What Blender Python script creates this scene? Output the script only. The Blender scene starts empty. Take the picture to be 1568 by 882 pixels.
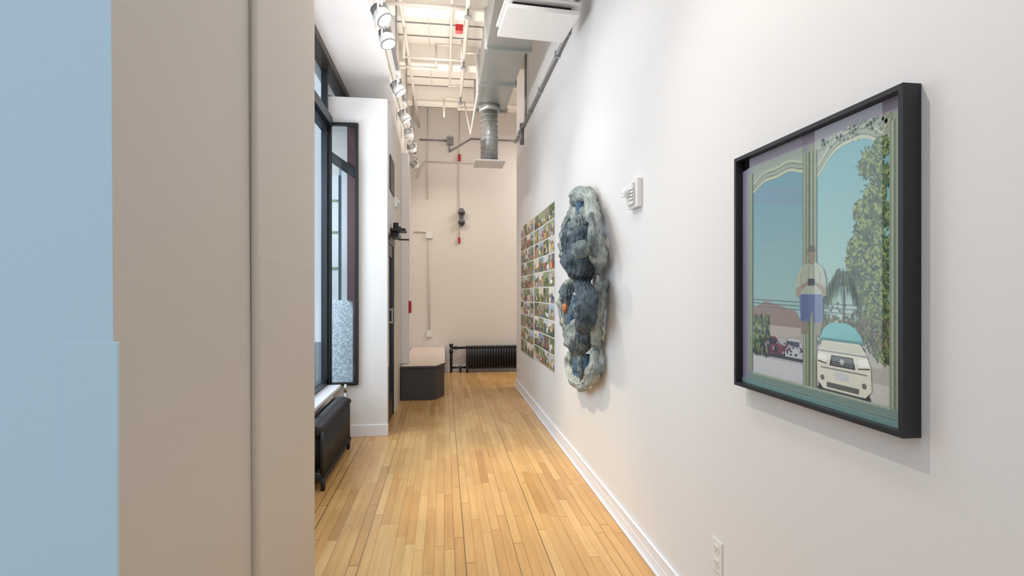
import bpy, bmesh, math, random
from mathutils import Vector, Matrix, noise
random.seed(7)
scene=bpy.context.scene
scene.view_settings.view_transform='Standard'
scene.view_settings.look='None'
scene.view_settings.exposure=.08

# ---------------------------------------------------------------- materials
def srgb(r,g,b):
    f=lambda c:(c/255/12.92) if c/255<=0.04045 else ((c/255+0.055)/1.055)**2.4
    return (f(r),f(g),f(b),1)
def newmat(name):
    m=bpy.data.materials.new(name); m.use_nodes=True
    nt=m.node_tree; b=nt.nodes['Principled BSDF']; return m,nt,b
def paint(name,col,rough=.6,bump=.05,scale=60,var=.03,metal=0,spec=.4):
    m,nt,b=newmat(name); N=nt.nodes; L=nt.links
    tc=N.new('ShaderNodeTexCoord'); no=N.new('ShaderNodeTexNoise'); no.inputs['Scale'].default_value=scale
    no.inputs['Detail'].default_value=4; L.new(tc.outputs['Object'],no.inputs['Vector'])
    n2=N.new('ShaderNodeTexNoise'); n2.inputs['Scale'].default_value=2.0; L.new(tc.outputs['Object'],n2.inputs['Vector'])
    mix=N.new('ShaderNodeMix'); mix.data_type='RGBA'
    mix.inputs[6].default_value=tuple(c*(1-var) for c in col[:3])+(1,)
    mix.inputs[7].default_value=tuple(min(1,c*(1+var)) for c in col[:3])+(1,)
    L.new(n2.outputs['Fac'],mix.inputs[0]); L.new(mix.outputs[2],b.inputs['Base Color'])
    bp=N.new('ShaderNodeBump'); bp.inputs['Strength'].default_value=bump; bp.inputs['Distance'].default_value=.01
    L.new(no.outputs['Fac'],bp.inputs['Height']); L.new(bp.outputs['Normal'],b.inputs['Normal'])
    b.inputs['Roughness'].default_value=rough; b.inputs['Metallic'].default_value=metal
    b.inputs['Specular IOR Level'].default_value=spec
    return m
def emis(name,col,s):
    m,nt,b=newmat(name); b.inputs['Emission Color'].default_value=col; b.inputs['Emission Strength'].default_value=s
    b.inputs['Base Color'].default_value=(1,1,1,1); return m
def glassmat(name,tint=(1,1,1,1),base=.04,rough=.02):
    m=bpy.data.materials.new(name); m.use_nodes=True; nt=m.node_tree; N=nt.nodes; L=nt.links
    N.clear(); o=N.new('ShaderNodeOutputMaterial'); t=N.new('ShaderNodeBsdfTransparent'); t.inputs[0].default_value=tint
    g=N.new('ShaderNodeBsdfGlossy'); g.inputs['Roughness'].default_value=rough
    ge=N.new('ShaderNodeNewGeometry'); d=N.new('ShaderNodeVectorMath'); d.operation='DOT_PRODUCT'
    L.new(ge.outputs['Normal'],d.inputs[0]); L.new(ge.outputs['Incoming'],d.inputs[1])
    def mth(op,a,b_=None):
        n=N.new('ShaderNodeMath'); n.operation=op
        for i,v in enumerate((a,b_)):
            if v is None: continue
            if isinstance(v,(int,float)): n.inputs[i].default_value=v
            else: L.new(v,n.inputs[i])
        return n.outputs[0]
    c=mth('ABSOLUTE',d.outputs['Value']); p=mth('POWER',mth('SUBTRACT',1,c),5)
    f=mth('ADD',mth('MULTIPLY',p,1-base),base)
    mx=N.new('ShaderNodeMixShader'); L.new(f,mx.inputs[0]); L.new(t.outputs[0],mx.inputs[1]); L.new(g.outputs[0],mx.inputs[2])
    L.new(mx.outputs[0],o.inputs[0]); return m
def vcolmat(name,rough=.6,mottle=0.0,scale=80):
    m,nt,b=newmat(name); N=nt.nodes; L=nt.links
    a=N.new('ShaderNodeAttribute'); a.attribute_name='Col'
    tc=N.new('ShaderNodeTexCoord'); no=N.new('ShaderNodeTexNoise'); no.inputs['Scale'].default_value=scale
    no.inputs['Detail'].default_value=5
    L.new(tc.outputs['Object'],no.inputs['Vector'])
    mr=N.new('ShaderNodeMapRange'); mr.inputs['From Min'].default_value=.3; mr.inputs['From Max'].default_value=.7
    mr.inputs['To Min'].default_value=1-mottle; mr.inputs['To Max'].default_value=1+mottle
    L.new(no.outputs['Fac'],mr.inputs[0])
    vm=N.new('ShaderNodeVectorMath'); vm.operation='SCALE'; L.new(a.outputs['Color'],vm.inputs[0]); L.new(mr.outputs[0],vm.inputs['Scale'])
    L.new(vm.outputs[0],b.inputs['Base Color']); b.inputs['Roughness'].default_value=rough
    return m
def denim(name,col,col2):
    m,nt,b=newmat(name); N=nt.nodes; L=nt.links
    tc=N.new('ShaderNodeTexCoord'); n1=N.new('ShaderNodeTexNoise'); n1.inputs['Scale'].default_value=9; n1.inputs['Detail'].default_value=6
    n1.inputs['Roughness'].default_value=.7
    n2=N.new('ShaderNodeTexNoise'); n2.inputs['Scale'].default_value=35; n2.inputs['Detail'].default_value=3
    w=N.new('ShaderNodeTexWave'); w.inputs['Scale'].default_value=12; w.inputs['Distortion'].default_value=6; w.inputs['Detail'].default_value=2
    for x in (n1,n2,w): L.new(tc.outputs['Object'],x.inputs['Vector'])
    cr=N.new('ShaderNodeValToRGB'); cr.color_ramp.elements[0].position=.38; cr.color_ramp.elements[0].color=col
    cr.color_ramp.elements[1].position=.66; cr.color_ramp.elements[1].color=col2
    L.new(n1.outputs['Fac'],cr.inputs[0]); L.new(cr.outputs[0],b.inputs['Base Color'])
    ad=N.new('ShaderNodeMath'); ad.operation='ADD'; L.new(n2.outputs['Fac'],ad.inputs[0]); L.new(w.outputs['Fac'],ad.inputs[1])
    bp=N.new('ShaderNodeBump'); bp.inputs['Strength'].default_value=.6; bp.inputs['Distance'].default_value=.012
    L.new(ad.outputs[0],bp.inputs['Height']); L.new(bp.outputs['Normal'],b.inputs['Normal'])
    b.inputs['Roughness'].default_value=.9; return m
def speckle(name):
    m,nt,b=newmat(name); N=nt.nodes; L=nt.links
    tc=N.new('ShaderNodeTexCoord'); v=N.new('ShaderNodeTexVoronoi'); v.inputs['Scale'].default_value=95
    L.new(tc.outputs['Object'],v.inputs['Vector'])
    sx=N.new('ShaderNodeSeparateXYZ'); L.new(v.outputs['Color'],sx.inputs[0])
    cr=N.new('ShaderNodeValToRGB'); cr.color_ramp.elements[0].color=srgb(140,152,160); cr.color_ramp.elements[1].color=srgb(222,230,236)
    L.new(sx.outputs[0],cr.inputs[0]); L.new(cr.outputs[0],b.inputs['Base Color']); return m
def floormat():
    m,nt,b=newmat('maple_strip_floor'); N=nt.nodes; L=nt.links
    def math_(op,a,b_=None,c=None):
        n=N.new('ShaderNodeMath'); n.operation=op
        for i,v in enumerate((a,b_,c)):
            if v is None: continue
            if isinstance(v,(int,float)): n.inputs[i].default_value=v
            else: L.new(v,n.inputs[i])
        return n.outputs[0]
    tc=N.new('ShaderNodeTexCoord'); s=N.new('ShaderNodeSeparateXYZ'); L.new(tc.outputs['Object'],s.inputs[0])
    rx=math_('DIVIDE',s.outputs[0],.058); row=math_('FLOOR',rx); fx=math_('FRACT',rx)
    wn=N.new('ShaderNodeTexWhiteNoise'); wn.noise_dimensions='1D'; L.new(row,wn.inputs['W'])
    yy=math_('ADD',math_('DIVIDE',s.outputs[1],.8),math_('MULTIPLY',wn.outputs['Value'],7.3))
    idn=math_('FLOOR',yy); fy=math_('FRACT',yy)
    cb=N.new('ShaderNodeCombineXYZ'); L.new(row,cb.inputs[0]); L.new(idn,cb.inputs[1])
    w2=N.new('ShaderNodeTexWhiteNoise'); w2.noise_dimensions='3D'; L.new(cb.outputs[0],w2.inputs['Vector'])
    cr=N.new('ShaderNodeValToRGB'); e=cr.color_ramp.elements
    e[0].position=0; e[0].color=srgb(190,142,88); e[1].position=1; e[1].color=srgb(222,182,124)
    for p,c in ((.08,srgb(204,158,100)),(.5,srgb(210,166,108)),(.9,srgb(216,174,116))):
        x=e.new(p); x.color=c
    L.new(w2.outputs['Value'],cr.inputs[0])
    mp=N.new('ShaderNodeMapping'); mp.inputs['Scale'].default_value=(40,2.2,1); L.new(tc.outputs['Object'],mp.inputs[0])
    va=N.new('ShaderNodeVectorMath'); va.operation='ADD'; L.new(mp.outputs[0],va.inputs[0])
    vs=N.new('ShaderNodeVectorMath'); vs.operation='SCALE'; vs.inputs['Scale'].default_value=30; L.new(w2.outputs['Color'],vs.inputs[0]); L.new(vs.outputs[0],va.inputs[1])
    g=N.new('ShaderNodeTexNoise'); g.inputs['Scale'].default_value=1; g.inputs['Detail'].default_value=4; L.new(va.outputs[0],g.inputs['Vector'])
    gm=N.new('ShaderNodeMapRange'); gm.inputs['From Min'].default_value=.3; gm.inputs['From Max'].default_value=.7
    gm.inputs['To Min'].default_value=.88; gm.inputs['To Max'].default_value=1.05; L.new(g.outputs['Fac'],gm.inputs[0])
    big=N.new('ShaderNodeTexNoise'); big.inputs['Scale'].default_value=1.3; L.new(tc.outputs['Object'],big.inputs['Vector'])
    bm_=N.new('ShaderNodeMapRange'); bm_.inputs['From Min'].default_value=.3; bm_.inputs['From Max'].default_value=.7
    bm_.inputs['To Min'].default_value=.88; bm_.inputs['To Max'].default_value=1.07; L.new(big.outputs['Fac'],bm_.inputs[0])
    wr=N.new('ShaderNodeTexWhiteNoise'); wr.noise_dimensions='1D'; L.new(math_('ADD',row,77.3),wr.inputs['W'])
    gapx=math_('LESS_THAN',fx,math_('MULTIPLY_ADD',math_('POWER',wr.outputs['Value'],4),.07,.045)); gapy=math_('LESS_THAN',fy,.006)
    gap=math_('MAXIMUM',gapx,gapy)
    gs=math_('MULTIPLY',gap,math_('ADD',math_('MULTIPLY',wr.outputs['Value'],.4),.35))
    inv=math_('SUBTRACT',1,gs)
    sc=math_('MULTIPLY',math_('MULTIPLY',gm.outputs[0],bm_.outputs[0]),inv)
    vm=N.new('ShaderNodeVectorMath'); vm.operation='SCALE'; L.new(cr.outputs[0],vm.inputs[0]); L.new(sc,vm.inputs['Scale'])
    L.new(vm.outputs[0],b.inputs['Base Color'])
    rr=N.new('ShaderNodeMapRange'); rr.inputs['To Min'].default_value=.2; rr.inputs['To Max'].default_value=.34; L.new(big.outputs['Fac'],rr.inputs[0]); L.new(rr.outputs[0],b.inputs['Roughness'])
    bp=N.new('ShaderNodeBump'); bp.inputs['Strength'].default_value=.3; bp.inputs['Distance'].default_value=.002
    L.new(inv,bp.inputs['Height']); L.new(bp.outputs['Normal'],b.inputs['Normal'])
    return m

M={}
M['wall']=paint('wall_paint_white',srgb(224,222,222),.55,.05,110,.01)
M['wallw']=paint('wall_paint_back',srgb(222,215,208),.6,.05,90,.015)
M['pier']=paint('pier_paint_warm_white',srgb(204,197,188),.5,.06,80,.02)
M['blue']=paint('pier_paint_daylight_tint',srgb(192,217,232),.5,.08,80,.01)  # white pier paint with blue daylight put into its colour
M['trim']=paint('trim_white',srgb(230,230,235),.45,.03,40,.01)
M['ceil']=paint('ceiling_white',srgb(240,234,225),.7,.2,25,.03)
M['black']=paint('black_painted_metal',srgb(30,31,34),.38,.1,80,.1)
M['rad']=paint('radiator_black_enamel',srgb(38,38,42),.35,.2,60,.1)
M['frame']=paint('frame_black_wood',srgb(34,32,36),.4,.08,90,.08)
M['winframe']=paint('window_frame_dark',srgb(28,36,44),.35,.05,60,.08)
M['winbrown']=paint('window_frame_brown',srgb(48,38,34),.4,.1,60,.08)
M['galv']=paint('galvanised_steel',srgb(176,178,176),.38,.1,20,.12,metal=.8)
M['pipe']=paint('pipe_cream_paint',srgb(214,204,194),.5,.05,60,.04)
M['pipeg']=paint('conduit_grey',srgb(140,140,142),.4,.05,60,.05,metal=.5)
M['red']=paint('red_plastic',srgb(176,30,34),.35,.02,60,.03)
M['plastic']=paint('white_plastic',srgb(226,224,222),.35,.02,60,.01)
M['grayp']=paint('grey_plastic',srgb(120,120,120),.4,.02,60,.02)
M['plat']=paint('platform_dark_paint',srgb(62,62,66),.5,.1,30,.08)
M['plattop']=paint('platform_top_pale',srgb(222,206,194),.35,.05,20,.03)
M['floor']=floormat()
M['glass']=glassmat('window_glass',(.86,.94,.98,1))
M['pglass']=glassmat('picture_glass',(.97,.98,.98,1),.04,.015)
M['lamp']=emis('lamp_face',(1,.95,.88,1),5)
M['strobe']=paint('strobe_lens',srgb(235,238,240),.1,.0,60,.0)
M['photo']=vcolmat('photo_print',.45,.05,120)
M['snap']=vcolmat('snapshot_print',.5,.2,60)
M['speckle']=speckle('granite_speckle')
M['conc']=paint('exterior_concrete',srgb(186,190,190),.8,.4,15,.15)
M['redbrown']=paint('exterior_redbrown',srgb(86,54,56),.6,.2,20,.15)
M['green']=paint('exterior_green',srgb(110,140,106),.7,.4,15,.4)
M['asph']=paint('exterior_pavement',srgb(150,156,162),.8,.4,15,.1)
M['extb']=paint('exterior_building',srgb(110,130,148),.8,.4,5,.3)
M['d1']=denim('denim_dark_blue',srgb(44,56,66),srgb(98,112,122))
M['d2']=denim('denim_grey_green',srgb(80,92,96),srgb(146,156,154))
M['d3']=denim('denim_light',srgb(126,136,134),srgb(184,190,184))
M['d4']=denim('denim_mid_blue',srgb(50,72,96),srgb(92,118,140))
M['orange']=denim('orange_cloth',srgb(130,84,54),srgb(178,120,80))
M['seam']=paint('denim_seam',srgb(178,184,176),.9,.2,60,.1)

# ---------------------------------------------------------------- mesh builder
class MB:
    def __init__(s,name): s.name=name; s.v=[]; s.f=[]; s.mi=[]; s.col=[]; s.sm=[]; s.mats=[]
    def m(s,k):
        if k not in s.mats: s.mats.append(k)
        return s.mats.index(k)
    def face(s,pts,k,col=(1,1,1),smooth=False):
        i=len(s.v); s.v+= [tuple(p) for p in pts]; s.f.append(tuple(range(i,i+len(pts)))); s.mi.append(s.m(k)); s.col.append(col); s.sm.append(smooth)
    def idx(s,verts,faces,k,smooth=True,col=(1,1,1)):
        i=len(s.v); s.v+=[tuple(p) for p in verts]
        for f in faces: s.f.append(tuple(a+i for a in f)); s.mi.append(s.m(k)); s.col.append(col); s.sm.append(smooth)
    def box(s,x0,x1,y0,y1,z0,z1,k,R=None,c=None):
        v=[Vector((x,y,z)) for z in (z0,z1) for y in (y0,y1) for x in (x0,x1)]
        if R is not None:
            c=Vector(c) if c is not None else Vector(((x0+x1)/2,(y0+y1)/2,(z0+z1)/2))
            v=[R@(p-c)+c for p in v]
        s.idx(v,[(0,2,3,1),(4,5,7,6),(0,1,5,4),(2,6,7,3),(0,4,6,2),(1,3,7,5)],k,False)
    def prism(s,poly,z0,z1,k,ktop=None):
        n=len(poly); v=[(x,y,z0) for x,y in poly]+[(x,y,z1) for x,y in poly]
        s.idx(v,[(i,(i+1)%n,n+(i+1)%n,n+i) for i in range(n)]+[tuple(range(n-1,-1,-1))],k,False)
        s.idx([(x,y,z1) for x,y in poly],[tuple(range(n))],ktop or k,False)
    def cyl(s,a,b,r0,k,r1=None,n=16,caps=True,kcap=None):
        a=Vector(a); b=Vector(b); r1=r0 if r1 is None else r1
        d=(b-a).normalized(); u=d.orthogonal().normalized(); w=d.cross(u)
        v=[]
        for c,r in ((a,r0),(b,r1)):
            for i in range(n):
                t=2*math.pi*i/n; v.append(c+u*math.cos(t)*r+w*math.sin(t)*r)
        s.idx(v,[(i,(i+1)%n,n+(i+1)%n,n+i) for i in range(n)],k,True)
        if caps:
            s.idx(v[:n],[tuple(range(n-1,-1,-1))],k,False); s.idx(v[n:],[tuple(range(n))],kcap or k,False)
    def pipe(s,pts,r,k,n=10):
        for i in range(len(pts)-1): s.cyl(pts[i],pts[i+1],r,k,n=n)
        for p in pts[1:-1]: s.ell(p,(r*1.35,)*3,k,8,6)
    def ell(s,c,rad,k,nu=20,nv=14,R=None,disp=None):
        c=Vector(c); v=[]; R=R or Matrix.Identity(3)
        for j in range(nv+1):
            ph=math.pi*j/nv
            for i in range(nu):
                th=2*math.pi*i/nu
                n=Vector((math.sin(ph)*math.cos(th),math.sin(ph)*math.sin(th),math.cos(ph)))
                p=R@Vector((n.x*rad[0],n.y*rad[1],n.z*rad[2]))+c
                if disp: p=p+(R@n)*disp(p)
                v.append(p)
        f=[]
        for j in range(nv):
            for i in range(nu):
                f.append((j*nu+i,(j+1)*nu+i,(j+1)*nu+(i+1)%nu,j*nu+(i+1)%nu))
        s.idx(v,f,k,True)
    def tube(s,pts,rad,k,n=16,sub=6,disp=None,flat=1.0,closed=False,seam=None):
        P=[Vector(p) for p in pts]; m=len(P)
        def cr(a,b,c,d,t): return 0.5*((2*b)+(c-a)*t+(2*a-5*b+4*c-d)*t*t+(-a+3*b-3*c+d)*t**3)
        C=[];Rr=[]
        segs=m if closed else m-1
        for i in range(segs):
            g=(lambda q:P[q%m]) if closed else (lambda q:P[max(0,min(m-1,q))])
            gr=(lambda q:rad[q%m]) if closed else (lambda q:rad[max(0,min(m-1,q))])
            for t in range(sub):
                t/=sub; C.append(cr(g(i-1),g(i),g(i+1),g(i+2),t)); Rr.append(cr(gr(i-1),gr(i),gr(i+1),gr(i+2),t))
        if not closed: C.append(P[-1]); Rr.append(rad[-1])
        if not closed:
            d0=(C[0]-C[1]).normalized(); d1=(C[-1]-C[-2]).normalized(); r0,r1=Rr[0],Rr[-1]
            C=[C[0]+d0*r0*.8,C[0]+d0*r0*.55]+C+[C[-1]+d1*r1*.55,C[-1]+d1*r1*.8]; Rr=[r0*.3,r0*.75]+Rr+[r1*.75,r1*.3]
        v=[];K=len(C); up=Vector((1,0,0))
        for i in range(K):
            if closed: d=C[(i+1)%K]-C[i-1]
            else: d=C[min(K-1,i+1)]-C[max(0,i-1)]
            d.normalize(); u=(up-d*up.dot(d)).normalized(); w=d.cross(u)
            for j in range(n):
                t=2*math.pi*j/n; nn=u*math.cos(t)*flat+w*math.sin(t)
                p=C[i]+nn*Rr[i]
                if disp: p=p+nn.normalized()*disp(p)
                v.append(p)
        f=[]
        for i in range(K if closed else K-1):
            for j in range(n):
                a=i*n+j; b=i*n+(j+1)%n; c=((i+1)%K)*n+(j+1)%n; d_=((i+1)%K)*n+j
                f.append((a,b,c,d_))
        if not closed: f+= [tuple(range(n-1,-1,-1)),tuple(range((K-1)*n,K*n))]
        s.idx(v,f,k,True)
        if seam is not None:
            for j in seam:
                pts2=[v[i*n+j] for i in range(3,K-3)]
                for a,b in zip(pts2,pts2[1:]): s.cyl(a,b,.0055,'seam',n=6,caps=False)
    def done(s,bevel=0,parent=None):
        me=bpy.data.meshes.new(s.name); me.from_pydata(s.v,[],s.f)
        for k in s.mats: me.materials.append(M[k])
        me.polygons.foreach_set('material_index',s.mi); me.polygons.foreach_set('use_smooth',s.sm)
        ca=me.color_attributes.new('Col','FLOAT_COLOR','CORNER')
        data=[]
        for p,c in zip(me.polygons,s.col):
            for _ in range(p.loop_total): data+= [c[0],c[1],c[2],1]
        ca.data.foreach_set('color',data)
        bm=bmesh.new(); bm.from_mesh(me)
        if s.name not in ('framed_photograph','photo_collage'): 
            bmesh.ops.remove_doubles(bm,verts=bm.verts,dist=1e-5)
            bmesh.ops.recalc_face_normals(bm,faces=bm.faces)
        bm.to_mesh(me); bm.free()
        o=bpy.data.objects.new(s.name,me); scene.collection.objects.link(o)
        if bevel:
            md=o.modifiers.new('bevel','BEVEL'); md.width=bevel; md.segments=2; md.limit_method='ANGLE'
        if parent: o.parent=parent
        return o
def B(name,x0,x1,y0,y1,z0,z1,k,bevel=0):
    b=MB(name); b.box(x0,x1,y0,y1,z0,z1,k); return b.done(bevel)

H=4.9; XR=1.13; YB=9.62
# ---------------------------------------------------------------- shell
B('floor',-1.12,4.0,-2.6,YB+.1,-.1,0,'floor')
B('ceiling',-1.4,4.0,-2.6,YB+.1,H,H+.1,'ceil')
B('wall_right',XR,XR+.16,-2.6,7.97,0,H,'wall')
B('wall_back',-1.2,4.0,YB,YB+.1,0,H,'wallw')
B('wall_far_right',4.0,4.1,-2.6,YB+.1,0,H,'wall')
def base(name,pts_box,bev=.004): 
    b=MB(name)
    for q in pts_box: b.box(*q)
    return b.done(bev)
base('baseboard_right',[(XR-.016,XR,-2.6,7.97,0,.125,'trim'),(XR-.028,XR-.016,-2.6,7.97,0,.02,'trim'),(XR-.016,XR+.16,7.97,7.986,0,.125,'trim')])
# pier on the left
b=MB('wall_left_pier')
xe0,xe1=-.607,-.634
v=[(-1.3,1.05,0),(xe0,1.05,0),(xe0,1.74,0),(-1.3,1.74,0),(-1.3,1.05,H),(xe1,1.05,H),(xe1,1.74,H),(-1.3,1.74,H)]
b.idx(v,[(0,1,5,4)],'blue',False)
b.idx(v,[(1,2,6,5),(2,3,7,6),(3,0,4,7)],'pier',False)
b.prism([(-1.3,1.742),(-.60,1.742),(-.60,2.47),(-.604,2.51),(-.615,2.54),(-.64,2.56),(-1.3,2.56)],0,H,'pier')
b.cyl((-.604,1.745,0),(-.606,1.745,H),.012,'pier',n=12)
b.box(-.6015,-.5988,1.77,2.46,0,1.617,'pier')
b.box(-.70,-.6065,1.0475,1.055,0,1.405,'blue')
b.done(.002)
# window wall (below sill), soffit
XW=-1.20
B('wall_left_under_window',-1.36,-1.12,2.56,5.42,0,.52,'wall')
B('trim_window_sill',-1.2,-1.04,2.57,5.40,.52,.55,'trim',.004)
b=MB('wall_left_soffit'); b.box(-1.36,-.6,2.56,6.45,3.82,H,'wall'); b.done()
y0,y1=5.45,5.55
b=MB('wall_vestibule')
b.box(-.872,-.585,y0,y1,0,3.5,'wall'); b.box(-1.36,-.872,y0,y1,0,.54,'wall'); b.box(-1.36,-.872,y0,y1,3.24,3.5,'wall')
b.done()
b=MB('wall_door_header'); b.box(-.72,-.585,5.552,6.45,2.13,3.5,'wall'); b.done()
B('ceiling_vestibule',-1.36,-.722,5.552,6.45,3.44,3.5,'wall')
base('baseboard_vestibule',[(-1.06,-.575,5.434,5.45,0,.12,'trim')])
B('wall_left_far',-1.36,-.6,6.45,YB,0,H,'wallw')
B('trim_pilaster',-.6,-.5,7.35,7.6,.48,3.45,'wall',.004)
# ---------------------------------------------------------------- windows
b=MB('window_1')
X=XW
for (ya,yb) in ((2.6,3.5),(3.5,4.4),(4.4,5.42)):
    b.box(X-.03,X+.03,ya,ya+.05,.55,3.82,'winframe'); b.box(X-.03,X+.03,yb-.05,yb,.55,3.82,'winframe')
b.box(X-.03,X+.03,2.6,5.42,.55,.62,'winframe'); b.box(X-.04,X+.07,2.6,5.44,3.18,3.28,'winframe'); b.box(X-.03,X+.03,2.6,5.42,3.12,3.18,'winframe')
b.box(X-.04,X+.09,2.6,6.44,3.74,3.82,'winbrown'); b.box(X-.03,X+.03,5.56,6.44,3.5,3.55,'winbrown'); b.box(X-.03,X+.03,6.38,6.44,3.5,3.8,'winbrown')
b.face([(X,2.6,.6),(X,5.42,.6),(X,5.42,3.15),(X,2.6,3.15)],'glass'); b.face([(X,2.6,3.26),(X,5.42,3.26),(X,5.42,3.76),(X,2.6,3.76)],'glass')
b.done(.003)
b=MB('window_2')
def fr(x0,x1,z0,z1,w,ya,yb,k):
    b.box(x0,x0+w,ya,yb,z0,z1,k); b.box(x1-w,x1,ya,yb,z0,z1,k); b.box(x0+w,x1-w,ya,yb,z0,z0+w,k); b.box(x0+w,x1-w,ya,yb,z1-w,z1,k)
fr(-1.168,-.873,.54,3.22,.028,5.40,5.448,'black')
b.face([(-1.145,5.43,.56),(-.895,5.43,.56),(-.895,5.43,3.2),(-1.145,5.43,3.2)],'glass')
b.done(.003)
# exterior
b=MB('exterior_storefront')
b.box(-1.32,-1.0,5.90,6.05,0,1.40,'speckle'); b.box(-1.32,-1.17,5.92,6.05,1.40,2.8,'conc')
b.box(-1.14,-1.08,5.95,6.05,1.40,2.9,'conc'); b.box(-1.17,-1.14,5.96,6.0,1.4,2.9,'extb'); b.box(-1.06,-.955,5.84,5.9,1.4,3.4,'redbrown'); b.box(-1.0,-.93,5.84,5.9,0.0,1.4,'redbrown')
for z in (1.75,2.15,2.5): b.box(-1.325,-1.18,5.9,5.92,z,z+.02,'green')
R=Matrix.Rotation(math.radians(35),3,'Y')
b.box(-1.34,-.93,5.82,5.84,2.86,2.96,'black',R)
b.done()
B('exterior_pavement',-14,-1.4,-8,16,-.12,-.02,'asph')
b=MB('exterior_building')
b.box(-14.6,-14,-8,16,-.02,5,'extb')
for i in range(8):
    for j in range(2): b.box(-14,-13.95,-7+i*3,-5.4+i*3,1+j*2.2,2.4+j*2.2,'black')
b.done()
# ---------------------------------------------------------------- door
b=MB('door_1')
xd=-.62
b.box(xd-.05,xd+.01,5.57,5.62,0,2.12,'black'); b.box(xd-.05,xd+.01,6.38,6.43,0,2.12,'black'); b.box(xd-.05,xd+.01,5.62,6.38,2.04,2.12,'black')
b.box(xd-.03,xd,5.62,6.38,0.01,.3,'black'); b.box(xd-.03,xd,5.62,5.72,.3,2.04,'black'); b.box(xd-.03,xd,6.28,6.38,.3,2.04,'black'); b.box(xd-.03,xd,5.72,6.28,1.9,2.04,'black')
b.face([(xd-.015,5.72,.3),(xd-.015,6.28,.3),(xd-.015,6.28,1.9),(xd-.015,5.72,1.9)],'glass')
b.box(xd,xd+.02,5.66,5.71,1.1,1.38,'galv'); b.pipe([(xd+.01,5.69,1.3),(xd+.06,5.69,1.3),(xd+.06,5.69,1.16),(xd+.01,5.69,1.16)],.009,'galv')
b.done(.002)
b=MB('door_closer')
b.box(-.585,-.42,5.7,5.95,2.16,2.19,'black'); b.box(-.585,-.5,5.75,6.1,2.10,2.15,'black'); b.cyl((-.53,5.8,2.19),(-.53,5.8,2.26),.03,'black'); b.cyl((-.5,5.9,2.19),(-.5,5.9,2.23),.02,'black')
b.box(-.5,-.38,5.72,5.76,2.06,2.075,'black')
b.done(.003)
b=MB('window_3')
b.box(-.585,-.572,5.65,6.1,2.6,2.98,'black'); b.done(.002)
# ---------------------------------------------------------------- platform
b=MB('display_platform')
b.prism([(-.59,7.15),(-.12,7.15),(0.0,7.45),(0.0,YB-.01),(-.59,YB-.01)],0.0,.44,'plat')
b.prism([(-.59,7.13),(-.11,7.13),(0.015,7.44),(0.015,YB-.01),(-.59,YB-.01)],.44,.475,'plat','plattop')
o=b.done(.006)
# ---------------------------------------------------------------- radiators
def radiator(name,length,h,depth,axis,origin,ns,valve=True,piping=False):
    b=MB(name)
    def T(a,d,z): # along, depth, height -> world
        return (origin[0]+(a if axis=='x' else d), origin[1]+(d if axis=='x' else a), z)
    st=length/ns
    cols=3
    for i in range(ns):
        a=(i+.5)*st
        for c in range(cols):
            d=depth*(c+.5)/cols
            b.cyl(T(a,d,.10),T(a,d,h-.05),st*.36,'rad',n=8)
        for z in (h-.045,.10):
            rad=(st*.48,depth*.5,.045) if axis=='x' else (depth*.5,st*.48,.045)
            b.ell(T(a,depth/2,z),rad,'rad',12,8)
        if i in (0,ns-1):
            for d in (depth*.15,depth*.85): b.cyl(T(a,d,0.0),T(a,d,.1),.016,'rad',r1=.022,n=8)
    for z in (h-.045,.10): b.cyl(T(0,depth/2,z),T(length,depth/2,z),.022,'rad')
    return b,T
b,T=radiator('radiator',1.08,.50,.19,'y',(-1.065,3.98),20)
b.cyl(T(1.08,.095,.1),T(1.2,.095,.1),.018,'rad'); b.cyl(T(1.19,.095,.0),T(1.19,.095,.18),.02,'rad'); 
b.cyl(T(1.14,.12,.35),T(1.14,.12,.53),.012,'galv'); b.cyl(T(1.14,.12,.53),T(1.14,.12,.60),.02,'galv',r1=.012); b.cyl(T(1.08,.12,.37),T(1.15,.12,.37),.012,'galv')
b.done()
b,T=radiator('radiator',1.5,.50,.15,'x',(.40,9.44),30)
b.cyl(T(0,.075,.455),T(-.27,.075,.455),.022,'rad'); b.cyl(T(0,.075,.09),T(-.27,.075,.09),.018,'rad')
b.cyl(T(-.27,.075,0),T(-.27,.075,.5),.024,'rad'); b.cyl(T(-.27,.075,.49),T(-.27,.075,.53),.036,'rad'); b.cyl(T(-.1,.075,0),T(-.1,.075,.12),.02,'rad')
b.cyl(T(-.20,.075,.455),T(-.16,.075,.455),.034,'rad'); b.cyl(T(-.27,.075,.42),T(-.27,.075,.36),.036,'rad')
b.done()
base('baseboard_back',[(0.02,4.0,YB-.015,YB,0,.12,'trim')])
# ---------------------------------------------------------------- framed photograph
b=MB('framed_photograph')
Y0,Y1,Z0,Z1=1.083,1.797,1.15,1.996; XF=1.08; w=.013; XQ=XR-.001
b.box(XF,XQ,Y0,Y0+w,Z0,Z1,'frame'); b.box(XF,XQ,Y1-w,Y1,Z0,Z1,'frame')
b.box(XF,XQ,Y0+w,Y1-w,Z0,Z0+w,'frame'); b.box(XF,XQ,Y0+w,Y1-w,Z1-w,Z1,'frame')
XP=1.108
b.box(XP,XP+.006,Y0+w,Y1-w,Z0+w,Z1-w,'frame')
def uv(u,v,l): return (XP-.0004*(l+1),Y1-w-u*(Y1-Y0-2*w),Z0+w+v*(Z1-Z0-2*w))
def P(pts,col,l): b.face([uv(u,v,l) for u,v in pts],'photo',srgb(*col)[:3])
def rect(u0,u1,v0,v1,col,l): P([(u0,v0),(u0,v1),(u1,v1),(u1,v0)],col,l)
def lerp(a,c,t): return tuple(a[i]+(c[i]-a[i])*t for i in range(3))
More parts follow.
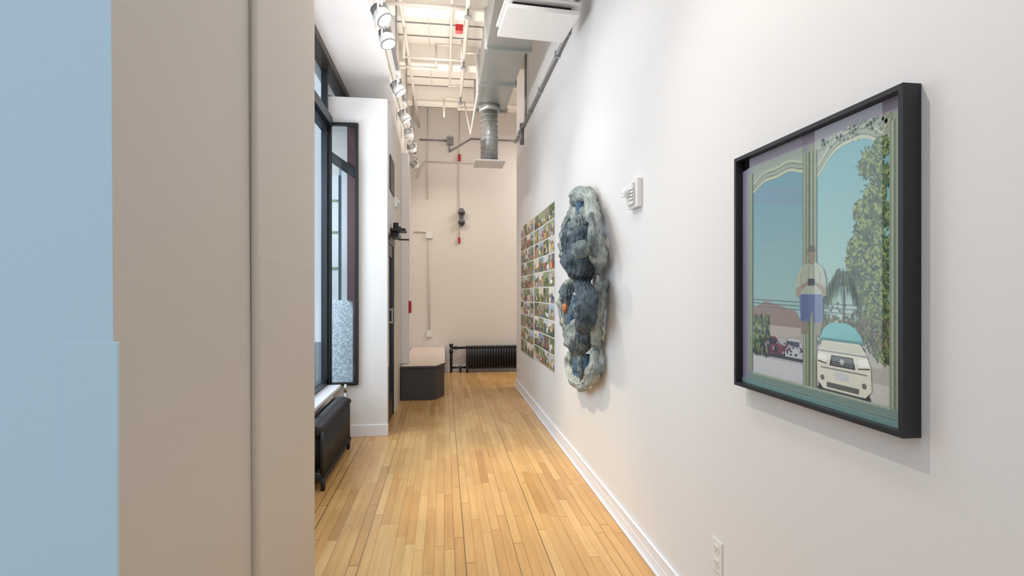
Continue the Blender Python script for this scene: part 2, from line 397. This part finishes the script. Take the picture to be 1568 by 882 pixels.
def disc(u,v,r,col,l,n=10): P([(u+r*math.cos(2*math.pi*i/n),v-r*.82*math.sin(2*math.pi*i/n)) for i in range(n)],col,l)
rect(0,1,0,1,(150,165,150),0)
rect(0,.06,0,1,(150,144,176),1); rect(.975,1,0,1,(168,158,160),1); rect(0,1,.955,1,(150,136,152),1)  # left strip: lavender glass reflection painted into the print
rect(.04,.5,.89,.96,(146,152,166),1.5); rect(.06,1,.9,.955,(156,164,148),1.2)
for i in range(40):
    t=i/39; d=.62/40; v0=.30+d*i
    rect(.09,.48,v0,v0+d,lerp((150,182,180),(104,148,164),t),2); rect(.555,.93,v0,v0+d,lerp((172,200,190),(112,166,174),t),2)
P([(.09,.80),(.09,.88),(.48,.80),(.48,.74)],(116,148,168),2.3)
P([(.09,.60),(.09,.615),(.48,.59),(.48,.578)],(132,168,174),2.3)
def arch(u0,u1,vL,vR,peak,col,l,top):
    n=24; pts=[]
    for i in range(n+1):
        t=i/n; u=u0+(u1-u0)*t
        v=vL+(vR-vL)*t+ peak*(math.sin(math.pi*t)**1.3) + .010*math.sin(3*math.pi*t)*math.sin(math.pi*t)
        pts.append((u,v))
    for i in range(n): P([pts[i],(pts[i][0],top),(pts[i+1][0],top),pts[i+1]],col,l)
    for o0,o1,c2 in ((0,.012,(184,188,164)),(.012,.016,(104,116,94)),(.03,.036,(118,130,108)),(.036,.046,(176,182,158))):
        for i in range(n):
            P([(pts[i][0],pts[i][1]+o0),(pts[i][0],pts[i][1]+o1),(pts[i+1][0],pts[i+1][1]+o1),(pts[i+1][0],pts[i+1][1]+o0)],c2,l+.5)
arch(.09,.48,.84,.86,.035,(150,160,146),3,.955)
arch(.55,.935,.82,.84,.09,(150,160,140),3,.955)
for i in range(90):
    u=.56+random.random()*.36; v=.94+random.gauss(0,.014)
    P([(u,v),(u+.008,v+.008),(u+.016,v),(u+.008,v-.006)],random.choice([(180,186,162),(120,132,110),(160,170,142),(96,108,88)]),5)
rect(.09,.48,.05,.31,(176,178,180),3); rect(.555,.93,.05,.31,(180,176,168),3)
rect(.09,.48,.05,.13,(200,200,206),3.5); rect(.555,.93,.05,.12,(200,196,192),3.5)
P([(.09,.24),(.09,.335),(.2,.37),(.42,.335),(.46,.30),(.46,.25)],(142,120,112),4)
rect(.09,.46,.22,.27,(176,164,158),4.2)
for i in range(260):
    u=.09+random.random()*.13; v=.14+random.random()*.16; c=random.choice([(60,84,50),(96,120,70),(40,56,40),(120,140,90),(60,50,60)])
    P([(u,v),(u+.01,v+.018),(u+.02,v+.004),(u+.012,v-.01)],c,5+random.random()*.4)
P([(.16,.15),(.17,.2),(.21,.225),(.28,.225),(.31,.2),(.35,.19),(.35,.15)],(110,54,74),5); rect(.2,.29,.195,.215,(50,44,60),5.5)
P([(.34,.15),(.35,.2),(.38,.225),(.45,.225),(.47,.2),(.47,.15)],(190,193,200),5); rect(.36,.45,.195,.215,(70,76,90),5.5)
for i in range(60):
    u=.17+random.random()*.29; v=.15+random.random()*.05
    P([(u,v),(u,v+.008),(u+.014,v+.008),(u+.014,v)],random.choice([(60,50,64),(150,140,160),(120,60,80),(40,40,50)]),5.6+random.random()*.3)
rect(.16,.47,.14,.152,(60,58,70),5.2)
for vv in (.345,.36,.375): P([(.09,vv),(.09,vv+.003),(.93,vv-.012),(.93,vv-.015)],(96,112,116),4.5)
greens=[(46,68,36),(78,104,46),(116,136,66),(34,50,30),(142,156,86),(66,90,48),(90,90,56),(56,82,40)]
def leaf(u,v,s_,c,l):
    a=random.random()*3.1
    P([(u-s_*math.cos(a),v-s_*math.sin(a)),(u-s_*.5*math.sin(a),v+s_*.5*math.cos(a)),(u+s_*math.cos(a),v+s_*math.sin(a)),(u+s_*.5*math.sin(a),v-s_*.5*math.cos(a))],c,l)
clumps=[(.89,.86,.04),(.84,.82,.05),(.90,.77,.04),(.86,.71,.05),(.80,.675,.04),(.89,.65,.05),(.83,.60,.07),(.775,.555,.045),(.88,.53,.07),(.82,.48,.075),(.76,.51,.035),(.90,.44,.06),(.85,.40,.065),(.90,.33,.06),(.86,.30,.07),(.90,.23,.05)]
for (cu,cv,r) in clumps:
    for i in range(330):
        a=random.random()*6.28; q=r*math.sqrt(random.random())
        u=cu+q*math.cos(a); v=cv+q*.8*math.sin(a)
        if u>.925: continue
        g=random.choice(greens[1:6]+[greens[4]] if math.sin(a+.6)>0 else greens)
        leaf(u,v,.005+random.random()*.009,g,5+random.random())
for i in range(700):
    u=random.gauss(.86,.035); v=random.uniform(.25,.88)
    if u<.925: leaf(u,v,.006,random.choice(greens),5+random.random())
for k in range(26):
    a=math.pi*(k/25)*1.0; L_=.085+random.random()*.03
    tip=(.70+L_*math.cos(a),.43+L_*.5*math.sin(a)-.055-random.random()*.04)
    mid=(.70+L_*.6*math.cos(a),.435+L_*.5*math.sin(a))
    P([(.70,.43),mid,(mid[0]+.006,mid[1]-.01)],random.choice(greens[:4]),6); P([mid,tip,(mid[0]+.008,mid[1]-.012)],random.choice(greens[:4]),6.1)
    for j in range(6):
        q=j/6; uu=mid[0]+(tip[0]-mid[0])*q; vv=mid[1]+(tip[1]-mid[1])*q
        P([(uu,vv),(uu+.004,vv),(uu+.003,vv-.05)],random.choice(greens[:4]),6.2)
for u in (.71,.79): P([(u-.006,.2),(u-.004,.42),(u+.004,.42),(u+.006,.2)],(84,76,64),5.6)
for i in range(1100):
    u=.565+random.random()*.36; v=.275+random.gauss(0,.03)
    leaf(u,v,.008,random.choice([(50,70,40),(92,104,56),(130,132,82),(110,90,60),(60,50,46)]),6+random.random()*.7)
# parked car
P([(.565,.09),(.562,.165),(.572,.205),(.60,.238),(.79,.238),(.825,.205),(.845,.165),(.85,.09),(.82,.065),(.60,.065)],(224,222,206),7)
P([(.575,.238),(.60,.278),(.64,.300),(.72,.303),(.77,.288),(.80,.262),(.812,.238)],(112,184,184),7.2)
P([(.575,.236),(.59,.246),(.80,.246),(.812,.236)],(80,130,132),7.3)
P([(.575,.205),(.60,.232),(.79,.232),(.815,.205)],(206,204,188),7.25)
P([(.565,.196),(.568,.202),(.83,.202),(.838,.196)],(150,150,146),7.35)
P([(.635,.15),(.645,.188),(.76,.188),(.772,.15)],(52,52,54),7.4)
for k in range(5): P([(.645+.002*k,.156+.006*k),(.646+.002*k,.158+.006*k),(.762-.002*k,.158+.006*k),(.763-.002*k,.156+.006*k)],(150,150,150),7.5)
disc(.703,.169,.012,(190,190,190),7.6)
P([(.568,.165),(.574,.190),(.60,.19),(.622,.178),(.618,.16)],(240,240,232),7.4); P([(.785,.16),(.782,.178),(.80,.19),(.832,.19),(.84,.165)],(240,240,232),7.4)
P([(.568,.163),(.618,.157),(.618,.153),(.568,.158)],(80,76,74),7.45); P([(.785,.157),(.84,.163),(.84,.158),(.785,.153)],(80,76,74),7.45)
rect(.665,.74,.105,.13,(206,208,214),7.4); rect(.585,.83,.137,.142,(140,140,140),7.4); rect(.62,.79,.072,.09,(96,94,92),7.4)
disc(.595,.103,.012,(110,108,106),7.5); disc(.815,.103,.012,(110,108,106),7.5)
rect(.572,.605,.045,.085,(38,36,40),6.9); rect(.80,.838,.045,.085,(38,36,40),6.9); rect(.565,.845,.045,.068,(70,68,70),6.8)
def stile(u0,u1,v0=.0,v1=.93):
    cols=[(134,146,126),(166,174,152),(110,122,100),(150,160,138),(128,140,120)]
    n=5
    for i in range(n): rect(u0+(u1-u0)*i/n,u0+(u1-u0)*(i+1)/n,v0,v1,cols[i],8)
stile(.055,.095); stile(.475,.515); stile(.518,.56); stile(.928,.972)
rect(.514,.519,.0,.93,(78,90,78),8.2)
rect(.055,.972,.0,.055,(122,146,138),8.25); rect(.09,.93,.05,.058,(168,178,160),8.3); rect(.055,.972,.018,.024,(96,116,110),8.3)
rect(0,1,0,.02,(110,146,142),8.4)
# photographer's reflection at the centre of the doors
P([(.43,.395),(.43,.455),(.455,.495),(.5,.515),(.56,.515),(.60,.495),(.618,.455),(.618,.395),(.60,.39),(.598,.40),(.46,.40),(.447,.39)],(164,172,156),9)
P([(.53,.40),(.53,.515),(.56,.515),(.60,.495),(.61,.455),(.605,.40)],(174,180,166),9.04)
for q in ((.46,.42,.468,.48),(.578,.42,.584,.48),(.51,.46,.516,.51),(.54,.46,.546,.51)): rect(q[0],q[2],q[1],q[3],(140,148,132),9.08)
P([(.46,.30),(.452,.40),(.6,.40),(.598,.30),(.545,.295),(.532,.34),(.518,.295)],(100,112,156),9)
P([(.46,.30),(.455,.40),(.51,.40),(.51,.31)],(88,100,146),9.05)
disc(.53,.548,.027,(146,134,116),9,14)
n=12; P([(.53+.028*math.cos(math.pi*i/n),.555+.026*math.sin(math.pi*i/n)) for i in range(n+1)][::-1],(110,108,94),9.2)
P([(.516,.51),(.516,.532),(.544,.532),(.544,.51)],(144,132,114),9.1)
P([(.432,.395),(.428,.42),(.455,.432),(.51,.45),(.515,.44),(.465,.412),(.455,.39)],(152,136,118),9.2); P([(.618,.395),(.62,.42),(.6,.43),(.548,.45),(.543,.44),(.59,.412),(.597,.39)],(152,136,118),9.2)
P([(.507,.432),(.507,.458),(.55,.458),(.55,.432)],(70,70,72),9.4)
P([(.462,.30),(.466,.25),(.5,.25),(.512,.30)],(138,128,114),8.9); P([(.548,.30),(.552,.25),(.582,.25),(.596,.30)],(138,128,114),8.9)
b.face([(1.094,Y0+w,Z0+w),(1.094,Y1-w,Z0+w),(1.094,Y1-w,Z1-w),(1.094,Y0+w,Z1-w)],'pglass')
b.done()
# ---------------------------------------------------------------- photo collages
def collage(ya,yb,z0,z1,nc,nr):
    b=MB('photo_collage')
    b.box(XR-.006,XR-.001,ya,yb,z0,z1,'plastic')
    cw=(yb-ya)/nc; ch=(z1-z0)/nr
    skyc=[(206,212,220),(160,180,200),(116,140,92),(140,154,116),(224,218,208),(180,168,150),(90,116,70),(120,104,90),(214,204,180),(236,236,232)]
    gnd=[(140,130,112),(104,128,76),(176,164,140),(90,84,76),(200,194,182),(76,104,60),(156,132,100)]
    sub=[(206,60,54),(50,50,56),(236,232,226),(66,104,164),(190,134,76),(220,176,74),(104,130,66),(140,66,54),(240,238,232),(60,84,60),(170,126,96)]
    for i in range(nc):
        for j in range(nr):
            m=.007; y=ya+i*cw+m; z=z0+j*ch+m; W=cw-2*m; Hh=ch-2*m
            o=[.0072]
            def R_(a0,a1,c0,c1,col,k=1):
                o[0]+=.00012
                a0,a1,c0,c1=[min(1,max(0,q)) for q in (a0,a1,c0,c1)]
                b.face([(XR-o[0],y+W*a0,z+Hh*c0),(XR-o[0],y+W*a0,z+Hh*c1),(XR-o[0],y+W*a1,z+Hh*c1),(XR-o[0],y+W*a1,z+Hh*c0)],'snap',srgb(*[min(255,q*k) for q in col])[:3])
            def Q_(ca,cc,ra,rc,col,k=1):
                o[0]+=.00012; n=9
                b.face([(XR-o[0],y+W*min(1,max(0,ca+ra*math.cos(2*math.pi*q/n))),z+Hh*min(1,max(0,cc-rc*math.sin(2*math.pi*q/n)))) for q in range(n)],'snap',srgb(*[min(255,q*k) for q in col])[:3])
            hz=random.uniform(.25,.65)
            R_(0,1,hz,1,random.choice(skyc),random.uniform(.8,1.08)); R_(0,1,0,hz,random.choice(gnd),random.uniform(.8,1.08))
            for k in range(random.randint(2,4)): Q_(random.random(),hz+random.uniform(-.1,.25),random.uniform(.1,.3),random.uniform(.1,.25),random.choice(skyc+gnd),random.uniform(.6,1))
            for k in range(random.randint(3,6)):
                c=random.choice(sub); a=random.uniform(.1,.9); s_=random.uniform(.05,.13); bb=random.uniform(.02,.3); hh=random.uniform(.15,.45)
                if random.random()<.6:
                    R_(a-s_,a+s_,bb,bb+hh,c); Q_(a,bb+hh+.07,.05,.08,(160,118,92))
                else: Q_(a,bb+.1,s_*1.5,s_*1.3,c)
    return b.done()
collage(5.15,6.33,.66,2.43,4,10)
collage(6.39,7.46,.63,2.44,4,10)
# ---------------------------------------------------------------- denim sculpture
b=MB('denim_wall_sculpture')
CS,SN=.9913,.1315
def Wp(px,py,dx):
    # measured position in the photograph -> distance along the wall and height, for a given projection off the wall
    X=XR-dx; t=(px-784)/784; y=X*(CS-t*SN)/(SN+t*CS); D=X*SN+y*CS
    return (X,y,1.5+(446-py)*D/784)
def fold(amp,fr):
    def f(p):
        q=Vector(p)*fr
        r1=1-2*abs(noise.noise(Vector((q.x*1.2,q.y*1.2,q.z*2.6))+Vector((3,1,7))))
        return amp*(.8*noise.noise(q)+.55*r1*r1*(1 if r1>0 else -1)+.4*noise.noise(q*3.1))
    return f
def T_(pts,rad,k,flat=.8,amp=.026,closed=False,seam=None):
    b.tube([Wp(*p) for p in pts],[r*.82 for r in rad],k,n=24,sub=10,disp=fold(amp,7),flat=flat,closed=closed,seam=seam)
def E_(p,rad,k,amp=.027,fr=8): b.ell(Wp(*p),tuple(r*q for r,q in zip(rad,(.85,.78,.87))),k,40,28,disp=fold(amp,fr))
# top hood
T_([(878,322,.06),(879,306,.07),(888,298,.07),(899,299,.07),(904,312,.07),(908,335,.08)],[.05,.06,.065,.065,.065,.055],'d3',seam=(11,))
E_((890,316,.05),(.04,.13,.15),'d4',.015); E_((896,330,.07),(.045,.09,.09),'d2',.02)
T_([(882,325,.07),(884,345,.08)],[.05,.05],'d3')
T_([(880,326,.08),(871,340,.09),(867,358,.10),(866,380,.10),(868,400,.09),(874,414,.07)],[.05,.075,.08,.075,.065,.04],'d2',seam=(10,))
T_([(873,345,.13),(869,370,.15),(870,392,.13)],[.04,.06,.04],'d1')
E_((884,350,.13),(.09,.15,.11),'d2'); E_((889,364,.16),(.08,.14,.10),'d1'); E_((888,396,.17),(.12,.22,.16),'d1',.035,5)
E_((888,384,.24),(.05,.14,.07),'d2',.02)
E_((874,400,.11),(.06,.10,.10),'d1'); E_((869,408,.12),(.04,.045,.035),'orange',.01)
T_([(904,312,.09),(910,335,.10),(912,365,.11),(917,393,.09),(914,416,.06)],[.045,.055,.06,.07,.04],'d3',.8,seam=(12,))
T_([(905,330,.13),(907,358,.15),(910,388,.14)],[.03,.045,.04],'d2',.7,.015)
T_([(881,408,.06),(881,428,.06),(883,450,.06)],[.055,.04,.055],'d3'); T_([(898,418,.06),(897,440,.06)],[.06,.05],'d1')
T_([(877,434,.09),(866,444,.10),(864,466,.10),(866,490,.10),(872,504,.08)],[.045,.07,.08,.07,.045],'d2',seam=(10,))
E_((872,450,.13),(.07,.12,.10),'d1'); E_((867,472,.16),(.03,.045,.045),'orange',.01); E_((888,438,.17),(.03,.05,.02),'orange',.01)
T_([(893,438,.13),(897,456,.18),(897,482,.18),(893,503,.13)],[.07,.105,.10,.06],'d1',seam=(13,))
T_([(883,455,.13),(881,478,.15),(884,500,.13)],[.055,.07,.06],'d4',.8)
T_([(926,436,.03),(919,452,.06),(914,480,.08),(912,508,.07),(915,540,.04)],[.05,.07,.07,.06,.03],'d3',.7,seam=(12,))
T_([(920,436,.08),(909,446,.12),(903,470,.14),(904,498,.12)],[.03,.045,.045,.04],'d2',.8)
E_((884,518,.14),(.11,.18,.14),'d2',.035,5); E_((875,507,.11),(.06,.10,.08),'d1'); E_((898,514,.11),(.07,.11,.09),'d1')
T_([(873,542,.06),(873,562,.06),(879,580,.06),(890,590,.06),(903,582,.07),(911,564,.07),(910,542,.08)],[.045,.055,.055,.05,.055,.06,.045],'d3',seam=(11,))
E_((884,564,.04),(.03,.14,.14),'d4',.02); T_([(891,540,.07),(892,568,.08),(892,586,.06)],[.045,.04,.03],'d2'); E_((901,562,.05),(.03,.09,.11),'d4',.02)
b.done()
# ---------------------------------------------------------------- fire strobe
b=MB('fire_alarm_strobe')
b.box(XR-.03,XR-.001,2.82,2.97,1.99,2.155,'plastic'); b.box(XR-.045,XR-.03,2.86,2.955,2.01,2.135,'plastic')
b.ell((XR-.055,2.93,2.09),(.03,.03,.03),'strobe',14,10); b.box(XR-.08,XR-.045,2.91,2.95,2.06,2.075,'strobe')
for k in range(4): b.box(XR-.047,XR-.044,2.85,2.9,2.03+k*.02,2.036+k*.02,'grayp')
b.done(.004)
def outlet(y,z,s=1):
    b=MB('wall_outlet')
    b.box(XR-.006,XR-.0005,y-.036*s,y+.036*s,z-.062*s,z+.062*s,'plastic')
    for dz in (-.028,.028):
        b.box(XR-.009,XR-.006,y-.017*s,y+.017*s,z+dz*s-.015,z+dz*s+.015,'plastic')
        for dy in (-.007,.007): b.box(XR-.0095,XR-.0088,y+dy-.0015,y+dy+.0015,z+dz*s-.004,z+dz*s+.008,'grayp')
        b.cyl((XR-.0088,y,z+dz*s-.009),(XR-.0095,y,z+dz*s-.009),.003,'grayp',n=8)
    b.done(.001)
outlet(2.0,.40,1.05); outlet(6.62,.4)
# ---------------------------------------------------------------- ceiling beams
for i,(y,dz) in enumerate(((1.2,.28),(2.7,.28),(4.3,.28),(5.75,.28),(7.15,.28),(8.6,.28))):
    b=MB('ceiling_beam'); x0=-.6 if y>2 else -1.3; x1=4.0 if y>8 else XR
    b.box(x0,x1,y,y+.14,H-dz+.025,H,'ceil'); b.box(x0,x1,y-.03,y+.17,H-dz,H-dz+.025,'ceil'); b.done(.004)
b=MB('ceiling_planks')
y=.3
while y<YB:
    b.box(-.6,XR,y,y+.012,H-.012,H,'pipeg'); y+=.33
for x in (-.2,.3,.8): b.box(x,x+.01,1,YB,H-.013,H,'pipe')
b.done()
# ---------------------------------------------------------------- duct
b=MB('air_duct')
b.box(.43,.88,-1.0,5.2,3.98,4.36,'galv'); b.box(.42,.84,5.2,7.05,3.98,4.33,'galv')
for y in (1.2,2.4,3.6,5.2,6.1,7.02): b.box(.405,.895 if y<5.3 else .865,y-.02,y+.02,3.955,4.385,'galv')
for y in (5.6,6.6): 
    b.cyl((.5,y,4.33),(.5,y,H),.006,'galv',n=6); b.cyl((.78,y,4.33),(.78,y,H),.006,'galv',n=6)
cx,cy=.60,6.85
b.cyl((cx,cy,3.98),(cx,cy,3.25),.115,'galv',n=24)
for k in range(10): b.cyl((cx,cy,3.28+k*.07),(cx,cy,3.288+k*.07),.12,'galv',n=24)
b.cyl((cx,cy,3.9),(cx,cy,3.98),.135,'galv',n=24,r1=.15)
b.cyl((cx,cy,3.25),(cx,cy,3.22),.12,'galv',r1=.17,n=24)
b.box(cx-.2,cx+.2,cy-.2,cy+.2,3.20,3.22,'plastic')
b.done()
b=MB('ceiling_air_diffuser')
b.box(.55,.90,3.82,4.1,3.70,3.978,'galv'); 
R=Matrix.Rotation(math.radians(4),3,'Z')
b.box(.45,1.01,3.78,4.22,3.60,3.635,'plastic',R); b.box(.50,.96,3.83,4.17,3.635,3.68,'black',R)
b.box(.44,1.02,3.775,4.225,3.68,3.70,'plastic',R)
b.done(.003)
# ---------------------------------------------------------------- pipes
b=MB('wall_conduit')
b.pipe([(1.10,3.6,4.2),(1.10,4.5,3.82),(1.10,7.9,3.82)],.02,'pipeg'); b.pipe([(1.10,6.88,3.82),(1.10,6.88,H)],.018,'pipeg')
b.pipe([(1.10,7.25,3.6),(1.10,7.25,3.9)],.03,'pipeg')
for y in (4.9,5.8,6.5,7.4): b.box(1.075,XR,y,y+.03,3.79,3.85,'galv')
b.done()
b=MB('sprinkler_pipes')
b.pipe([(.24,1.0,4.38),(.24,8.1,4.38),(1.12,8.1,4.38)],.026,'pipe')
b.pipe([(.08,3.0,4.45),(.08,7.4,4.45),(.24,7.4,4.45)],.016,'pipe'); b.pipe([(-.6,5.3,4.42),(.24,5.3,4.42)],.018,'pipe')
b.pipe([(-.6,6.5,4.3),(-.1,6.5,4.3),(-.1,6.5,4.6),(.24,6.5,4.6)],.014,'pipe'); b.pipe([(-.45,3.0,4.5),(-.45,9.5,4.5)],.02,'pipe')
b.pipe([(-.45,5.9,4.5),(-.45,5.9,4.15),(.2,5.9,4.15),(.2,5.9,4.38)],.012,'pipe')
b.pipe([(.24,7.7,4.38),(.0,7.7,4.38),(.0,7.7,4.1)],.013,'pipe'); b.pipe([(.24,6.0,4.38),(.24,6.0,H)],.012,'pipe'); b.pipe([(.24,4.7,4.38),(.24,4.7,H)],.012,'pipe')
b.pipe([(.24,6.2,4.38),(.4,6.2,4.38),(.4,6.2,3.9),(.4,7.8,3.9),(.3,7.8,4.38)],.013,'pipe')
for y in (5.2,6.4,7.6): b.cyl((.24,y,4.28),(.24,y,4.38),.012,'pipeg'); b.cyl((.24,y,4.27),(.24,y,4.28),.035,'pipeg')
b.box(.12,.2,5.45,5.52,4.26,4.33,'red')
b.done()
b=MB('back_wall_conduits')
y=YB-.02
b.pipe([(-.55,y,2.6),(-.27,y,2.6),(-.27,y,.72)],.012,'pipe'); b.box(-.33,-.21,y-.03,YB,2.48,2.6,'plastic'); b.box(-.32,-.22,y-.03,YB,.66,.78,'plastic')
b.pipe([(-.45,y,4.3),(.1,y,4.3),(.1,y,4.1),(.5,y,4.35),(1.6,y,4.35)],.014,'pipeg'); b.box(.05,.17,y-.05,YB,4.22,4.36,'pipeg')
b.pipe([(.28,y,H),(.28,y,2.4)],.009,'pipe')
b.pipe([(-.3,y,H),(-.3,y,3.2)],.009,'pipe')
b.box(.255,.305,y-.03,YB,3.93,4.05,'red'); b.box(.26,.30,y-.03,YB,2.40,2.5,'red')
b.pipe([(-.5,y,3.6),(-.35,y,3.9),(.9,y,3.9)],.01,'pipe')
b.done()
b=MB('emergency_light')
b.box(.28,.36,y-.02,YB,2.72,3.05,'grayp')
for z in (2.79,2.97):
    b.cyl((.32,y-.01,z),(.32,y-.1,z-.02),.055,'grayp',r1=.07,n=18); b.cyl((.32,y-.1,z-.02),(.32,y-.103,z-.02),.05,'black',n=18)
b.done(.003)
b=MB('fire_alarm_pull_station')
b.box(-.5,-.465,7.40,7.52,1.19,1.36,'red'); b.box(-.465,-.45,7.43,7.49,1.24,1.30,'plastic'); b.done(.003)
b=MB('wall_thermostat'); b.box(-.585,-.55,6.2,6.32,2.50,2.62,'plastic'); b.cyl((-.55,6.26,2.56),(-.53,6.26,2.56),.035,'plastic'); b.done(.004)
# ---------------------------------------------------------------- track lighting
b=MB('lighting_track')
b.box(-.52,-.485,.2,YB-.1,3.90,3.93,'pipeg')
for y in (1.0,2.5,4.0,5.5,7.0,8.5): b.cyl((-.5,y,3.93),(-.5,y,H),.008,'pipeg',n=8)
b.box(-.53,-.475,3.9,4.1,3.93,3.99,'pipeg')
b.done()
def head(y,tgt,power,on=True,size=36,col=(1,.92,.80)):
    b=MB('track_light'); p=Vector((-.5,y,3.72)); d=(Vector(tgt)-p).normalized()
    b.box(-.525,-.478,y-.07,y+.07,3.872,3.90,'plastic'); b.cyl((-.5,y,3.80),(-.5,y,3.875),.012,'plastic')
    side=d.cross(Vector((0,0,1))).normalized()
    b.cyl(p+side*.075+Vector((0,0,.08)),p-side*.075+Vector((0,0,.08)),.008,'plastic',n=8)
    for s_ in (1,-1): b.cyl(p+side*.075*s_+Vector((0,0,.085)),p+side*.075*s_,.008,'plastic',n=8)
    b.cyl(p-d*.09,p-d*.02,.035,'plastic',r1=.055,n=20)
    for k in range(4): b.cyl(p-d*(.085-.02*k),p-d*(.08-.02*k),.05+.004*k,'grayp',n=20)
    b.cyl(p-d*.02,p+d*.045,.068,'plastic',n=24); b.cyl(p+d*.045,p+d*.05,.07,'grayp',n=24)
    b.cyl(p+d*.0505,p+d*.052,.058,'lamp' if on else 'plastic',n=24)
    b.done()
    if power:
        L=bpy.data.lights.new('track_spot','SPOT'); L.energy=power; L.color=col; L.spot_size=math.radians(size*2); L.spot_blend=.9; L.shadow_soft_size=.03
        o=bpy.data.objects.new('track_spot',L); o.location=p+d*.09; o.rotation_euler=d.to_track_quat('-Z','Y').to_euler(); scene.collection.objects.link(o)
head(1.75,(1.13,1.45,1.4),84,size=42,col=(1,.93,.84))
head(2.9,(1.13,3.0,0.6),18,size=40)
head(4.23,(1.13,3.8,1.5),58,size=34)
head(4.62,(.85,3.9,0.0),230,size=22,col=(1,.78,.42))
head(5.75,(1.13,5.7,1.5),44,size=36,col=(1,.95,.88))
head(6.66,(1.13,6.9,1.5),38,size=36,col=(1,.95,.88))
head(7.4,(.6,8.4,0.3),25,size=36)
head(8.1,(.2,9.6,2.0),26,size=45)
head(9.2,(.2,9.6,3.2),0,on=False)
# ---------------------------------------------------------------- added fill lights, world
def area(name,loc,rot,sx,sy,e,col):
    L=bpy.data.lights.new(name,'AREA'); L.shape='RECTANGLE'; L.size=sx; L.size_y=sy; L.energy=e; L.color=col
    o=bpy.data.objects.new(name,L); o.location=loc; o.rotation_euler=rot; scene.collection.objects.link(o); return o
area('ceiling_fill_near',(-.1,1.4,4.55),(0,0,0),.5,2.5,22,(1,.95,.90))  # added overhead fill, no such fixture in the room
area('ceiling_fill_middle',(-.1,3.4,4.58),(math.radians(20),0,0),.5,1.2,30,(1,.97,.94))  # added fill, tilted to brighten the vestibule partition
area('ceiling_fill_back_room',(2.6,8.0,4.5),(0,0,0),1.5,1.5,90,(1,.95,.90))  # added fill above the unseen back room, not a known fixture
area('ceiling_fill_up',(.0,6.6,3.5),(math.pi,0,0),.3,4.0,30,(1,.96,.9))  # invented upward fill that brightens the ceiling and beams
area('soffit_fill_up',(-.4,4.0,2.7),(math.pi,math.radians(12),0),.3,2.4,17,(1,.95,.93))  # invented upward fill to lift the soffit underside
area('window_daylight_fill',(-1.7,3.9,2.1),(0,-math.pi/2,0),2.6,2.4,50,(.86,.94,1))  # added area light outside the glass, boosts daylight through the window
o=area('exterior_daylight_fill',(-1.9,4.9,2.6),(0,0,0),.6,.6,22,(.84,.93,1)); o.rotation_euler=(Vector((-1.1,5.9,1.5))-Vector(o.location)).to_track_quat('-Z','Y').to_euler()  # added area light brightening the storefront, where sky light is blocked
W=bpy.data.worlds.new('world'); scene.world=W; W.use_nodes=True
bg=W.node_tree.nodes['Background']; bg.inputs[0].default_value=(.82,.91,1,1); bg.inputs[1].default_value=1.05
# ---------------------------------------------------------------- camera
cam=bpy.data.cameras.new('camera'); cam.sensor_width=36; cam.lens=18; cam.shift_y=.0032; cam.clip_start=.02
co=bpy.data.objects.new('camera',cam); co.location=(0,0,1.5); co.rotation_euler=(math.pi/2,0,-math.radians(7.556))
scene.collection.objects.link(co); scene.camera=co
